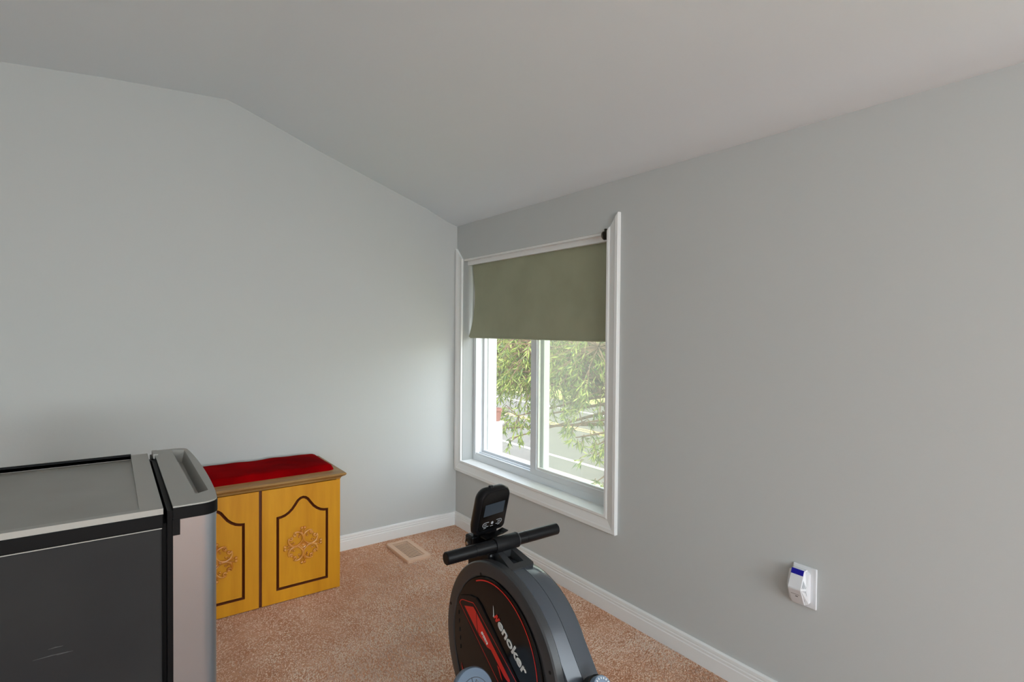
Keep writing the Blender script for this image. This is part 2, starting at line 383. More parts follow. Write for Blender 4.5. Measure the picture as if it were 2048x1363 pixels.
# ------------------------------------------------------------------ bench cabinet
BX0, BX1, BYF, BYB = -1.548, -.862, -.412, -.015
bench = thing('bench_cabinet', 'golden wooden bench cabinet with carved doors and red velvet seat', 'cabinet', ((BX0+BX1)/2, -.21, 0))
bm = NB()
box(bm, (BX1-.018, BYF+.004, 0), (BX1, BYB, .516)); box(bm, (BX0, BYF+.004, 0), (BX0+.018, BYB, .516))
box(bm, (BX0+.018, BYB-.008, .0), (BX1-.018, BYB, .516)); box(bm, (BX0+.018, BYF+.022, 0), (BX1-.018, BYB-.008, .03)); box(bm, (BX0+.018, BYF+.022, .50), (BX1-.018, BYB-.008, .516))
part('body', bm, WOOD, bench)
part('centre_stile', B((-1.2165, BYF+.010, 0), (-1.1975, BYF+.024, .505)), WOOD_D, bench, label='dark strip between the doors')
# moulded top
TP = [(0, .508), (.004, .516), (.008, .519), (.018, .523), (.023, .529), (.023, .5335), (.020, .536), (-.20, .536), (-.20, .508)]
bm = NB()
pr = [(0, .508), (.004, .516), (.008, .519), (.017, .523), (.022, .528), (.022, .533), (.019, .536)]
rows = []
for d, z in pr:
    rows.append([bm.verts.new(v) for v in ((BX0-d, BYB, z), (BX0-d, BYF-d*.9, z), (BX1+d, BYF-d*.9, z), (BX1+d, BYB, z))])
for a, b in zip(rows, rows[1:]):
    for i in range(4): bm.faces.new((a[i], a[(i+1) % 4], b[(i+1) % 4], b[i]))
bm.faces.new(rows[0][::-1]); bm.faces.new(rows[-1]); part('bench_top', bm, WOOD_T, bench)
ARCH = [(-.112, .381), (-.095, .3825), (-.080, .3865), (-.064, .396), (-.051, .4075), (-.038, .425), (-.026, .4425), (-.013, .4525), (0, .4558),
        (.013, .4525), (.026, .4425), (.038, .425), (.051, .4075), (.064, .396), (.080, .3865), (.095, .3825), (.112, .381), (.112, .0575), (-.112, .0575)]
def inset(P, d):
    out = []; n = len(P)
    for i in range(n):
        a, b, c = Vector(P[i-1]), Vector(P[i]), Vector(P[(i+1) % n])
        e1 = (b-a).normalized(); e2 = (c-b).normalized(); n1 = Vector((e1.y, -e1.x)); n2 = Vector((e2.y, -e2.x)); m = (n1+n2).normalized()
        k = d/max(.35, m.dot(n1)); out.append((b.x+m.x*k, b.y+m.y*k))
    return out
def spiral(c, a0, r0, turns, sgn, n=16):
    return [(c[0]+r0*(1-.86*k/n)*cos(a0+sgn*turns*2*pi*k/n), c[1]+r0*(1-.86*k/n)*sin(a0+sgn*turns*2*pi*k/n)) for k in range(n+1)]
def ornament(bm, cx, cz, yf):
    """carved medallion: four open hearts of scrolls round a rosette"""
    def T2(path, r, lift=.002, n=7):
        tube(bm, [(cx+p[0], yf-lift, cz+p[1]) for p in path], r, n)
    D = .0462
    for q in range(4):
        a = pi/4 + q*pi/2
        rot = lambda p: (p[0]*cos(a)-p[1]*sin(a), p[0]*sin(a)+p[1]*cos(a))
        W_ = lambda p, l: (cx+rot(p)[0], yf-l, cz+rot(p)[1])
        for s in (-1, 1):
            # half of an open ring that swells, dips at the outer tip and curls inwards as a scroll
            path, rad = [], []
            for k in range(15):
                t = k/14; ang = radians(180 - 150*t); rr = .0292 + .0030*sin(pi*t)
                path.append((D+rr*cos(ang), s*rr*sin(ang))); rad.append(.0034 + .0026*sin(pi*min(1, t*1.05)))
            sc = spiral((D+.0165, s*.0095), s*radians(35), .0098, 1.15, s, 14)
            for k, p in enumerate(sc[1:]): path.append(p); rad.append(.0044*(1-.45*k/13))
            tube(bm, [W_(p, .0042) for p in path], rad, 8)
            for p, r in (((D+.0165, s*.0095), .0046), ((D-.006, s*.0150), .0052), ((D-.002, s*.0225), .0040)):
                bmesh.ops.create_icosphere(bm, subdivisions=1, radius=r, matrix=Matrix.Translation(W_(p, .003)))
        b = q*pi/2
        r2 = lambda p: (p[0]*cos(b)-p[1]*sin(b), p[0]*sin(b)+p[1]*cos(b))
        for s in (-1, 1):
            st_ = [(.014, s*.002), (.036, s*.0030), (.056, s*.0042), (.068, s*.0085)]
            tube(bm, [(cx+r2(p)[0], yf-.0032, cz+r2(p)[1]) for p in st_], [.0032, .0034, .0038, .0038], 6)
            bmesh.ops.create_icosphere(bm, subdivisions=2, radius=.0072, matrix=Matrix.Translation((cx+r2((.0770, s*.0062))[0], yf-.003, cz+r2((.0770, s*.0062))[1])))
    M = Matrix.Translation((cx, yf, cz)) @ Matrix.Rotation(radians(90), 4, 'X')
    lathe(bm, [(.0145, 0), (.0145, .003), (.0125, .005), (.0095, .0035), (.0075, .0035), (.0065, .0065), (.003, .008), (0, .0082)], M, 20)
for cx, x0, x1 in ((-1.0305, -1.2005, -.8665), (-1.3795, -1.5440, -1.2130)):
    bm = NB(); yF, yB = BYF, BYF+.018; z0, z1 = .004, .5045
    out_ = [(x0, z0), (x1, z0), (x1, z1), (x0, z1)]
    A0 = [(cx+px, pz) for px, pz in ARCH]; A1 = inset(A0, .0055); A2 = inset(A0, .0115)
    poly(bm, [out_, A0], lambda p: (p[0], yF, p[1])); poly(bm, [A2], lambda p: (p[0], yF, p[1]))
    r = [bm.verts.new((p[0], yF, p[1])) for p in out_]; rb = [bm.verts.new((p[0], yB, p[1])) for p in out_]
    for i in range(4): bm.faces.new((r[i], r[(i+1) % 4], rb[(i+1) % 4], rb[i]))
    bm.faces.new(rb)
    bmesh.ops.remove_doubles(bm, verts=bm.verts, dist=1e-6)
    d = part('door', bm, WOOD, bench)
    bm = NB(); L = [[bm.verts.new((p[0], y, p[1])) for p in A] for A, y in ((A0, yF), (A1, yF+.008), (A2, yF))]
    for a, b in zip(L, L[1:]):
        for i in range(len(a)): bm.faces.new((a[i], a[(i+1) % len(a)], b[(i+1) % len(b)], b[i]))
    g = part('groove', bm, WOOD_D, d, label='dark stained arched groove'); 
    bm = NB(); ornament(bm, cx, .236, yF); part('ornament', bm, WOOD_O, d, smooth=60, label='carved round scroll medallion')
# velvet seat pad
bm = NB(); nx, ny = 60, 20; rows = []
sx0, sx1, sy0, sy1, zt = BX0+.012, BX1-.002, BYF+.058, BYB-.012, .535
for j in range(ny+1):
    row = []
    for i in range(nx+1):
        u, v = i/nx, j/ny
        su = 2*u-1; sv = 2*v-1
        x = (sx0+sx1)/2 + su*(sx1-sx0)/2; y = (sy0+sy1)/2 + sv*(sy1-sy0)/2
        ex = min(u, 1-u)*(sx1-sx0); ey = min(v, 1-v)*(sy1-sy0)
        # rounded corners in plan
        rc = .035
        if ex < rc and ey < rc:
            dx, dy = rc-ex, rc-ey; m = max(dx, dy); q = sqrt(dx*dx+dy*dy)
            if q > 0:
                k = m/q; x += math.copysign((dx-dx*k), -su); y += math.copysign((dy-dy*k), -sv)
        e = min(1, min(ex, ey)/.035); hgt = .027*sqrt(max(0, 1-(1-e)**2))
        hgt += e*(.0022*sin(17*u+2*v)*cos(5*v+3*u) + .0014*sin(31*u))
        row.append(bm.verts.new((x, y, zt+hgt)))
    rows.append(row)
for a, b in zip(rows, rows[1:]):
    for i in range(nx): bm.faces.new((a[i], a[i+1], b[i+1], b[i]))
edge = [rows[0][i] for i in range(nx+1)] + [rows[j][nx] for j in range(1, ny+1)] + [rows[ny][i] for i in range(nx-1, -1, -1)] + [rows[j][0] for j in range(ny-1, 0, -1)]
bm.faces.new(edge[::-1])
part('seat_cushion', bm, VELVET, bench, smooth=70, label='red velvet seat pad')

# ------------------------------------------------------------------ mini fridge
FT = .895; FY0, FY1 = -1.832, -1.332; FX1 = -1.650; FX0 = -2.13
fr = thing('mini_fridge', 'black compact refrigerator with brushed steel door', 'refrigerator', ((FX0+FX1)/2-.02, (FY0+FY1)/2, 0))
part('body', B((FX0, FY0, .03), (FX1-.002, FY1, FT-.034)), FR_SIDE, fr, bevel=.002)
part('top_band', B((FX0, FY0-.0015, FT-.0325), (FX1, FY1+.001, FT-.010)), BLACKF, fr, bevel=.0015)
part('edge_line', B((FX0, FY0-.0018, FT-.0340), (FX1-.002, FY0+.004, FT-.0326)), FR_FRM, fr)
bm = NB()   # grey top frame round a sunken panel
IX0, IX1, IY0, IY1 = FX0+.03, FX1-.033, FY0+.016, FY1-.014
oo = [(FX0, FY0), (FX1, FY0), (FX1, FY1), (FX0, FY1)]; ii = [(IX0, IY0), (IX1, IY0), (IX1, IY1), (IX0, IY1)]
poly(bm, [oo, ii], lambda p: (p[0], p[1], FT)); 
for loop, z0, z1 in ((oo, FT-.010, FT), (ii, FT-.008, FT)):
    a = [bm.verts.new((p[0], p[1], z0)) for p in loop]; b = [bm.verts.new((p[0], p[1], z1)) for p in loop]
    for i in range(4): bm.faces.new((a[i], a[(i+1) % 4], b[(i+1) % 4], b[i]))
bmesh.ops.remove_doubles(bm, verts=bm.verts, dist=1e-6)
part('top_rim', bm, FR_FRM, fr)
bm = NB(); vs = [(IX0, IY0, FT-.0012), (IX1, IY0, FT-.0012), (IX1, IY1, FT-.0075), (IX0, IY1, FT-.0075)]
bm.faces.new([bm.verts.new(v) for v in vs]); vb = [bm.verts.new((v[0], v[1], FT-.009)) for v in vs]; bm.faces.new(vb[::-1])
bm.verts.ensure_lookup_table()
for i in range(4): bm.faces.new((bm.verts[i], bm.verts[(i+1) % 4], vb[(i+1) % 4], vb[i]))
part('top_panel', bm, FR_TOP, fr)
part('back_rim_shade', B((FX0, IY1, FT-.007), (IX1, IY1+.004, FT+.0045)), BLACKF, fr)  # raised back rim; its inner shadow is put in as black colour
for sx_, sz_, sl in ((-1.800, .705, .018), (-1.818, .694, .042), (-1.790, .693, .02)):
    bm = NB(); tube(bm, [(sx_, FY0, sz_), (sx_+sl*.5, FY0, sz_+.0006), (sx_+sl, FY0, sz_)], [.0002, .0007, .0002], 5); part('scuff_mark', bm, SCUFF, fr)
part('gasket', B((FX1-.002, FY0+.014, .05), (FX1+.013, FY1-.014, FT-.03)), BLACKF, fr)
for yy in (FY0+.04, FY0+.04, FY1-.07, FY1-.07): pass
for (lx, ly) in ((FX0+.03, FY0+.03), (FX1-.06, FY0+.03), (FX0+.03, FY1-.06), (FX1-.06, FY1-.06)):
    part('foot', B((lx, ly, 0), (lx+.03, ly+.03, .031)), BLACKF, fr)
# door: bowed steel wrap with rounded edges
DX0 = FX1+.013; DY0, DY1 = FY0-.012, FY1+.006
def door_outline(grow=0., n=10):
    """plan outline (x, y): flat back, front corners rounded and gently bowed"""
    yc = (DY0+DY1)/2; hw = (DY1-DY0)/2+grow; P_ = [(DX0, yc-hw)]
    def fx(y): return DX0 + .068 + .008*(1-((y-yc)/hw)**2) + grow
    r = .026
    x_e = fx(yc-hw)
    for k in range(n+1):
        a = radians(-90+90*k/n); P_.append((x_e-r+r*cos(a), yc-hw+r+r*sin(a)))
    for k in range(1, 12): P_.append((fx(yc-hw+r+(2*hw-2*r)*k/12)-.0006, yc-hw+r+(2*hw-2*r)*k/12))
    for k in range(n+1):
        a = radians(90*k/n); P_.append((x_e-r+r*cos(a), yc+hw-r+r*sin(a)))
    P_.append((DX0, yc+hw)); return P_
bm = NB(); O = door_outline(); prism(bm, O, lambda p: (p[0], p[1], .06), lambda p: (p[0], p[1], FT-.030))
door = part('door', bm, STEEL, fr, smooth=35)
bm = NB(); prism(bm, door_outline(.0004), lambda p: (p[0], p[1], FT-.034), lambda p: (p[0], p[1], FT-.016), cap=False); part('door_collar', bm, STEEL, door, smooth=35)
bm = NB(); prism(bm, [(p[0], p[1]) for p in ((DX0-.008, DY0+.004), (DX0+.004, DY0+.001), (DX0+.004, DY1-.001), (DX0-.008, DY1-.004))], lambda p: (p[0], p[1], .055), lambda p: (p[0], p[1], FT-.004)); part('door_liner', bm, BLACKF, door)
# cap with a handle trough
O2 = door_outline(.0012)
HG = [(DX0+.040, DY0+.060), (DX0+.062, DY0+.075), (DX0+.062, DY1-.030), (DX0+.036, DY1-.016)]
HGb = [(DX0+.044, DY0+.066), (DX0+.056, DY0+.080), (DX0+.056, DY1-.040), (DX0+.042, DY1-.030)]
zc0, zc1 = FT-.016, FT+.004
bm = NB()
poly(bm, [O2, HG], lambda p: (p[0], p[1], zc1))
a = [bm.verts.new((p[0], p[1], zc1)) for p in HG]; b = [bm.verts.new((p[0], p[1], zc1-.028)) for p in HGb]
for i in range(4): bm.faces.new((a[i], a[(i+1) % 4], b[(i+1) % 4], b[i]))
bm.faces.new(b)
a = [bm.verts.new((p[0], p[1], zc1)) for p in O2]; b = [bm.verts.new((p[0], p[1], zc1-.0025)) for p in O2]
for i in range(len(a)): bm.faces.new((a[i], a[(i+1) % len(a)], b[(i+1) % len(b)], b[i]))
bmesh.ops.remove_doubles(bm, verts=bm.verts, dist=1e-6)
part('door_cap', bm, FR_FRM, door, label='grey door cap with sunken handle grip')
O3 = door_outline(.0020)
bm = NB(); a_, b_ = prism(bm, O3, lambda p: (p[0], p[1], zc0-.003), lambda p: (p[0], p[1], zc1-.0025), cap=False)
part('cap_band', bm, BLACKF, door, smooth=35)
part('hinge_cover', B((DX0-.004, DY1-.06, FT-.004), (DX0+.006, DY1-.004, FT+.006)), FR_FRM, door)
part('hinge_pin', B((DX0-.016, DY1-.075, FT-.012), (DX0-.002, DY1-.060, FT-.004)), BLACKF, door)
part('corner_clip', B((DX0-.001, DY0-.003, FT-.045), (DX0+.010, DY0+.006, FT-.018)), BLACKF, door)

# ------------------------------------------------------------------ rowing machine
RXc = -.8225; RC = Vector((-1.730, .312))
row = thing('rowing_machine', 'black and grey magnetic rowing machine with red stripes beside window wall', 'rowing machine', (RXc, -1.75, 0))
Rr = .248
def body_profile(r, grow=0.):
    c = RC; P_ = []
    ta = atan2(.6, -.8)                      # tangent point towards the user
    for k in range(0, 49):                   # from the tangent point over the top to the front and underneath
        a = ta - (ta + radians(118))*k/48
        P_.append((c.x + r*cos(a), c.y + r*sin(a)))
    # underside to the tail and back up along the straight back
    te = Vector((c.x-.8*r, c.y+.6*r)) + Vector((-.6, -.8))*.205
    P_.append((te.x+.12, te.y-.12)); P_.append((te.x-.005, te.y-.02)); P_.append((te.x, te.y))
    return P_
PB = body_profile(Rr); PBs = body_profile(Rr-.012)
XL, XR = -.869, -.766
bm = NB(); sweep(bm, list(range(len(PB))), [lambda i: (XL, PBs[i][0], PBs[i][1]), lambda i: (XL+.003, *PB[i]), lambda i: (RXc-.0006, *PB[i]), lambda i: (RXc-.0004, *PBs[i])])
part('housing_shell', bm, GREYH2, row, smooth=38, label='grey left housing shell')
PR = body_profile(Rr-.009)
bm = NB(); sweep(bm, list(range(len(PB))), [lambda i: (RXc+.0004, *PBs[i]), lambda i: (RXc+.0006, *PB[i]), lambda i: (RXc+.028, PB[i][0]*.6+PR[i][0]*.4, PB[i][1]*.6+PR[i][1]*.4), lambda i: (XR-.006, *PR[i]), lambda i: (XR, PBs[i][0]*.3+PR[i][0]*.7-.0, PBs[i][1]*.5+PR[i][1]*.5-.002)])
part('housing_shell', bm, GREYH2, row, smooth=38, label='graphite right housing shell')
ML = Matrix.Translation((0, RC.x, RC.y)) @ Matrix(((0, 0, -1, 0), (-1, 0, 0, 0), (0, 1, 0, 0), (0, 0, 0, 1)))     # local x -> -y (to the right seen from -x), local y -> z, local z -> -x
def L(px, py, pz):     # side-face point: px to the right as seen, py up, pz out of the face
    return Vector((-pz, RC.x - px, RC.y + py))
RD = .259
bm = NB(); lathe(bm, [(RD-.004, .866), (RD, .870), (RD, .8885), (RD-.0035, .8925), (RD-.008, .8935), (.2215, .8935), (.2195, .8915), (.2195, .8855), (.2, .8855)], ML, 96)
disc = part('side_disc', bm, GREYH, row, smooth=35, label='graphite disc ring on left side')
# note the cover centre sits a little forward and up
OC = (-.010, .004)
MC = Matrix.Translation((0, RC.x-OC[0], RC.y+OC[1])) @ Matrix(((0, 0, -1, 0), (-1, 0, 0, 0), (0, 1, 0, 0), (0, 0, 0, 1)))
bm = NB(); lathe(bm, [(.2095, .880), (.2095, .8895), (.2075, .8912), (.19, .8916), (0, .8920)], MC, 96)
cover = part('side_cover', bm, BLACKG, row, smooth=35, label='glossy black round side cover')
# red pinstripe, an open arc
def arc_strip(bm, c, r0, r1, a0, a1, z, n=64):
    o = [bm.verts.new(L(c[0]+r1*cos(radians(a0+(a1-a0)*k/n)), c[1]+r1*sin(radians(a0+(a1-a0)*k/n)), z)) for k in range(n+1)]
    i = [bm.verts.new(L(c[0]+r0*cos(radians(a0+(a1-a0)*k/n)), c[1]+r0*sin(radians(a0+(a1-a0)*k/n)), z)) for k in range(n+1)]
    for k in range(n): bm.faces.new((o[k], o[k+1], i[k+1], i[k]))
ZF = .8924
bm = NB(); arc_strip(bm, (-.011, .015), .1875, .1910, 118, -40, ZF); part('red_pinstripe', bm, RED, cover)
# long raised stripe panel running down to the back
def pl(y, z): return (RC.x - y, z - RC.y)     # world (y, z) to side-face coordinates
BAND = [pl(-1.540, .402), pl(-1.552, .424), pl(-1.600, .442), pl(-1.634, .448), pl(-1.662, .436), pl(-1.838, .306), pl(-1.838, .24), pl(-1.80, .215), pl(-1.56, .385)]
def slab(bm, P_, z0, z1, ins=0.):
    top = inset(P_, ins) if ins else P_
    a = [bm.verts.new(L(p[0], p[1], z0)) for p in P_]; b = [bm.verts.new(L(p[0], p[1], z1)) for p in top]
    for i in range(len(a)): bm.faces.new((a[i], a[(i+1) % len(a)], b[(i+1) % len(b)], b[i]))
    for t in tessellate_polygon([[Vector((p[0], p[1], 0)) for p in top]]): bm.faces.new([b[i] for i in t])
bm = NB(); slab(bm, BAND, .891, .8955); band = part('stripe_panel', bm, BLACKP, cover)
def outline(bm, P_, w, z):
    Q = inset(P_, w) ; a = [bm.verts.new(L(p[0], p[1], z)) for p in P_]; b = [bm.verts.new(L(p[0], p[1], z)) for p in Q]
    for i in range(len(a)): bm.faces.new((a[i], a[(i+1) % len(a)], b[(i+1) % len(b)], b[i]))
RO = [pl(-1.547, .400), pl(-1.552, .410), pl(-1.564, .417), pl(-1.622, .430), pl(-1.634, .425), pl(-1.834, .308), pl(-1.834, .246), pl(-1.79, .240)]
bm = NB(); outline(bm, RO, .0022, .8959); part('red_outline', bm, RED, cover)
W1 = [pl(-1.574, .402), pl(-1.622, .418), pl(-1.634, .412), pl(-1.800, .302), pl(-1.800, .290), pl(-1.775, .297), pl(-1.712, .338), pl(-1.695, .337), pl(-1.652, .352)]
bm = NB(); poly(bm, [W1], lambda p: L(p[0], p[1], .8961)); part('red_wedge', bm, RED, cover)
for k in range(5):                           # broken slashes at the end of the wedge
    y = -1.742-.020*k; z = .312-.013*k
    bm = NB(); poly(bm, [[pl(y, z), pl(y-.010, z-.002), pl(y-.026, z-.030), pl(y-.018, z-.026)]], lambda p: L(p[0], p[1], .8963)); part('red_slash', bm, RED if k % 2 == 0 else BLACKP, cover)
bm = NB(); tube(bm, [L(*pl(-1.638, .408), .8963), L(*pl(-1.642, .380), .8963), L(*pl(-1.648, .358), .8963), L(*pl(-1.655, .354), .8963)], .0008, 5); part('black_hairline', bm, BLACKP, cover)
bm = NB(); poly(bm, [[pl(-1.553, .226), pl(-1.590, .176), pl(-1.583, .168), pl(-1.562, .190)]], lambda p: L(p[0], p[1], .8926)); part('red_wedge', bm, RED, cover)
# lettering
def face_M(y, z, ang, out):
    c, s = cos(ang), sin(ang)
    X_ = Vector((0, -c, s)); Y_ = Vector((0, s, c)); Z_ = Vector((-1, 0, 0))
    m = Matrix((X_, Y_, Z_)).transposed().to_4x4(); m.translation = Vector((-out, y, z)); return m
ang = atan2(-.100, .150)
def lettering(y, z, size, ang, word, m, xoff, zoff=.0):
    bm, w = text_bm(word, size, face_M(y, z, ang, ZF+.0010) @ Matrix.Translation((xoff, zoff, 0)), shear=.0, bold=.0008)
    return bm, w
# W drawn as a white tick and a red zig-zag, then the rest of the word in white
MW = face_M(-1.718, .4335, ang, ZF+.0008)
def flat(bm, P_, M): poly(bm, [P_], lambda p: M @ Vector((p[0], p[1], 0)))
bm = NB(); flat(bm, [(-.016, .022), (-.012, .020), (.004, .003), (.004, -.003), (.000, -.003), (-.001, .001)], MW); part('lettering', bm, WHITE_D, cover, label='white tick of the first letter')
bm = NB(); flat(bm, [(.003, -.001), (.009, .018), (.015, .018), (.0165, .008), (.020, .019), (.027, .019), (.018, -.003), (.013, -.003), (.0115, .008), (.007, -.003)], MW); part('lettering', bm, RED, cover, label='red zig-zag of the first letter')
bm, w = text_bm('enoker', .0365, MW @ Matrix.Translation((.024, -.002, 0)), bold=.0009)
sc = .143/max(w, .001); bm.free()
bm, w = text_bm('enoker', .0365, MW @ Matrix.Translation((.024, -.002, 0)) @ Matrix.Scale(sc, 4, (1, 0, 0)), bold=.0009); part('lettering', bm, WHITE_D, cover)
bm, w = text_bm('SPORTS', .0105, face_M(-1.664, .3635, atan2(-.028, .041), .8966), bold=.0003); part('lettering', bm, WHITE_D, cover)
# screw holes on the ring
for (y, z) in ((-1.656, .523), (-1.493, .375), (-1.955, .40)):
    bm = NB(); lathe(bm, [(.0045, 0), (.0045, .0006), (0, .0006)], Matrix.Translation((-.8935, y, z)) @ Matrix.Rotation(radians(-90), 4, 'Y'), 14); part('screw_hole', bm, BLACKM, disc)
# hair-thin vents on the cover, front edge
for k in range(5):
    z = .36-.024*k; part('vent_slit', B((-ZF-.0003, -1.538-.003*k, z), (-ZF+.0010, -1.536-.003*k, z+.012)), BLACKM, cover)
# right disc (far side)
bm = NB(); lathe(bm, [(.19, -.774), (.229, -.774), (.231, -.771), (.231, -.760), (.226, -.756), (.0, -.755)], Matrix.Translation((0, RC.x, RC.y)) @ Matrix(((0, 0, 1, 0), (1, 0, 0, 0), (0, 1, 0, 0), (0, 0, 0, 1))), 64)
part('side_disc', bm, GREYH, row, smooth=35)
# dark inner web between the ring and the tail
bm = NB(); PI = body_profile(Rr-.03)
sweep(bm, list(range(len(PI))), [lambda i: (XL-.004, *PI[i]), lambda i: (XL+.004, *PI[i])]); part('inner_web', bm, BLACKM, row)
# resistance knob on the tail
kc = Vector((RXc+.004, -2.036, .375)); kn = Vector((-.05, -.8, .6)).normalized()
MK = Matrix.Translation(kc) @ kn.to_track_quat('Z', 'Y').to_matrix().to_4x4()
bm = NB(); lathe(bm, [(.030, -.02), (.030, .004), (.027, .006), (0, .006)], MK, 32); kb = part('knob_base', bm, BLACKP, row, smooth=35)
bm = NB(); lathe(bm, [(.026, .004), (.0265, .020), (.0245, .024), (.017, .0245), (.0165, .0235), (0, .0235)], MK, 40); knob = part('resistance_knob', bm, GREYB, row, smooth=35, label='blue-grey round resistance knob')
for k in range(8):
    a = radians(20+20*k); c = MK @ Vector((.0195*cos(a), .0195*sin(a), .0246))
    bm = NB(); box(bm, (-.0012, -.002, 0), (.0012, .002, .0004), MK @ Matrix.Translation((.0195*cos(a), .0195*sin(a), .0245)) @ Matrix.Rotation(a-pi/2, 4, 'Z')); part('dial_mark', bm, WHITE_D, knob)
# handlebar
hz, hy = .600, -1.671
def xtube(bm, x0, x1, prof):
    lathe(bm, [(r, x0+(x1-x0)*t) for t, r in prof], Matrix.Translation((0, hy, hz)) @ Matrix(((0, 0, 1, 0), (1, 0, 0, 0), (0, 1, 0, 0), (0, 0, 0, 1))), 28)
bm = NB(); xtube(bm, -1.014, -.857, [(0, 0), (0, .0150), (.012, .0170), (.55, .0170), (.552, .0163), (.565, .0163), (.567, .0170), (1, .0168)]); part('handle_grip', bm, BLACKP, row, smooth=35)
bm = NB(); xtube(bm, -.783, -.630, [(0, .0168), (.2, .0170), (.202, .0163), (.215, .0163), (.217, .0170), (.988, .0170), (1, .0150), (1, 0)]); part('handle_grip', bm, BLACKP, row, smooth=35)
bm = NB(); xtube(bm, -.860, -.780, [(0, .016), (0, .0200), (.04, .0212), (.93, .0212), (.95, .0202), (.97, .0212), (1, .0205), (1, .016)]); part('handle_sleeve', bm, BLACKM, row, smooth=35)
bm = NB(); xtube(bm, -.7835, -.7815, [(0, .016), (0, .0216), (1, .0216), (1, .016)]); part('sleeve_ring', bm, GREYH, row, smooth=35)
# cradle under the handle: tapering plate with a slot, sloping down towards the user
cu0, cu1 = Vector((RXc+.002, -1.668, .578)), Vector((RXc-.002, -1.758, .557))
cdir = (cu1-cu0).normalized(); cx_ = Vector((1, 0, 0)); cn = cx_.cross(cdir) * -1
if cn.z < 0: cn = -cn
CO = [(-.030, -.005), (.030, -.005), (.040, .085), (.036, .092), (-.036, .092), (-.040, .085)]
CI = [(-.015, .010), (.015, .010), (.017, .070), (-.017, .070)]
def CW(p, h): return cu0 + cx_*p[0] + cdir*p[1] + cn*h
bm = NB(); poly(bm, [CO, CI], lambda p: CW(p, .006)); 
for loop, lo in ((CO, -.032), (CI, -.020)):
    a = [bm.verts.new(CW(p, .006)) for p in loop]; b = [bm.verts.new(CW((p[0]*1.05, p[1]), lo)) for p in loop]
    for i in range(len(a)): bm.faces.new((a[i], a[(i+1) % len(a)], b[(i+1) % len(b)], b[i]))
bmesh.ops.remove_doubles(bm, verts=bm.verts, dist=1e-6)
crd = part('handle_cradle', bm, GREYH, row, label='dark slotted handle rest')
bm = NB(); poly(bm, [CI], lambda p: CW(p, -.018)); part('slot_floor', bm, BLACKM, crd)
# neck block in front of the cradle and hinge of the console
part('neck_block', B((RXc-.047, -1.665, .50), (RXc+.040, -1.545, .575)), BLACKP, row, bevel=.008)
bm = NB(); lathe(bm, [(0, 0), (.014, 0), (.016, .003), (.016, .012), (0, .012)], Matrix.Translation((RXc-.058, -1.565, .578)) @ Matrix.Rotation(radians(90), 4, 'Y'), 20); ear = part('hinge_ear', bm, BLACKP, row, smooth=35)
bm = NB(); lathe(bm, [(0, -.004), (.0055, -.003), (.006, 0), (0, 0)], Matrix.Translation((RXc-.058, -1.565, .578)) @ Matrix.Rotation(radians(90), 4, 'Y'), 12); part('bolt', bm, CHROME, ear)
part('hinge_arm', B((RXc-.056, -1.585, .560), (RXc+.036, -1.545, .600)), BLACKP, row, bevel=.006)
# console
yw, ln = radians(9), radians(14)
cu = Vector((cos(yw), sin(yw), 0)); nn = Vector((sin(yw), -cos(yw), 0)); cv = Vector((0, 0, cos(ln))) + nn*sin(ln); cN = cu.cross(cv)
if cN.dot(nn) < 0: cN = -cN
cC = Vector((RXc, -1.6152, .6829))
MCn = Matrix((cu, cv, cN)).transposed().to_4x4(); MCn.translation = cC
def con(p, d): return MCn @ Vector((p[0], p[1], d))
CO_ = [(x-.001, y) for x, y in rrect(.118, .140, .034, 8, .014)]
CO_ = [(x, y-.006) for x, y in CO_]
bm = NB(); Q1 = [(x*.80-.004, y*.86) for x, y in CO_]
sweep(bm, list(range(len(CO_))), [lambda i: con(Q1[i], -.032), lambda i: con((CO_[i][0]*.98-.002, CO_[i][1]), -.018), lambda i: con(CO_[i], -.004), lambda i: con((CO_[i][0]*.94, CO_[i][1]*.955), .0015)])
cons = part('console', bm, BLACKP, row, smooth=40, label='black tilted display console')
bm = NB(); FP = [(x*.86, y*.86+.001) for x, y in CO_]; slabv = [con(p, .0022) for p in FP]
a = [bm.verts.new(con((p[0]*1.0, p[1]), .0005)) for p in FP]; b = [bm.verts.new(v) for v in slabv]; bm.faces.new(b)
for i in range(len(a)): bm.faces.new((a[i], a[(i+1) % len(a)], b[(i+1) % len(b)], b[i]))
part('face_plate', bm, BLACKG, cons)
bm = NB(); a = [con((x, y), .0028) for x, y in ((-.039, -.0185), (.039, -.0185), (.039, .0185), (-.039, .0185))]; b = [con((x, y), .0005) for x, y in ((-.039, -.0185), (.039, -.0185), (.039, .0185), (-.039, .0185))]
va = [bm.verts.new(v) for v in a]; vb = [bm.verts.new(v) for v in b]; bm.faces.new(va)
for i in range(4): bm.faces.new((va[i], va[(i+1) % 4], vb[(i+1) % 4], vb[i]))
part('screen', bm, SCREEN, cons, label='grey lcd screen')
for s, x in ((-1, -.0255), (1, .0285)):      # bracket-shaped button prints
    P_ = [(x-s*.012, -.0395)] + [(x+s*.004+s*.0065*sin(radians(180*k/8)), -.0460+.0065*cos(radians(180*k/8))) for k in range(9)] + [(x-s*.012, -.0525)]
    bm = NB(); tube(bm, [con(p, .0026) for p in P_], .0008, 5); part('button_print', bm, GREYL, cons)
    for k in range(2):
        bm = NB(); tube(bm, [con((x-.006, -.0445-.003*k), .0026), con((x+.005, -.0445-.003*k), .0026)], .0005, 4); part('button_print', bm, GREYL, cons)
    bm = NB(); tube(bm, [con((x-.005, -.0565), .0026), con((x+.004, -.0565), .0026)], .0007, 4); part('button_print', bm, GREYL, cons)
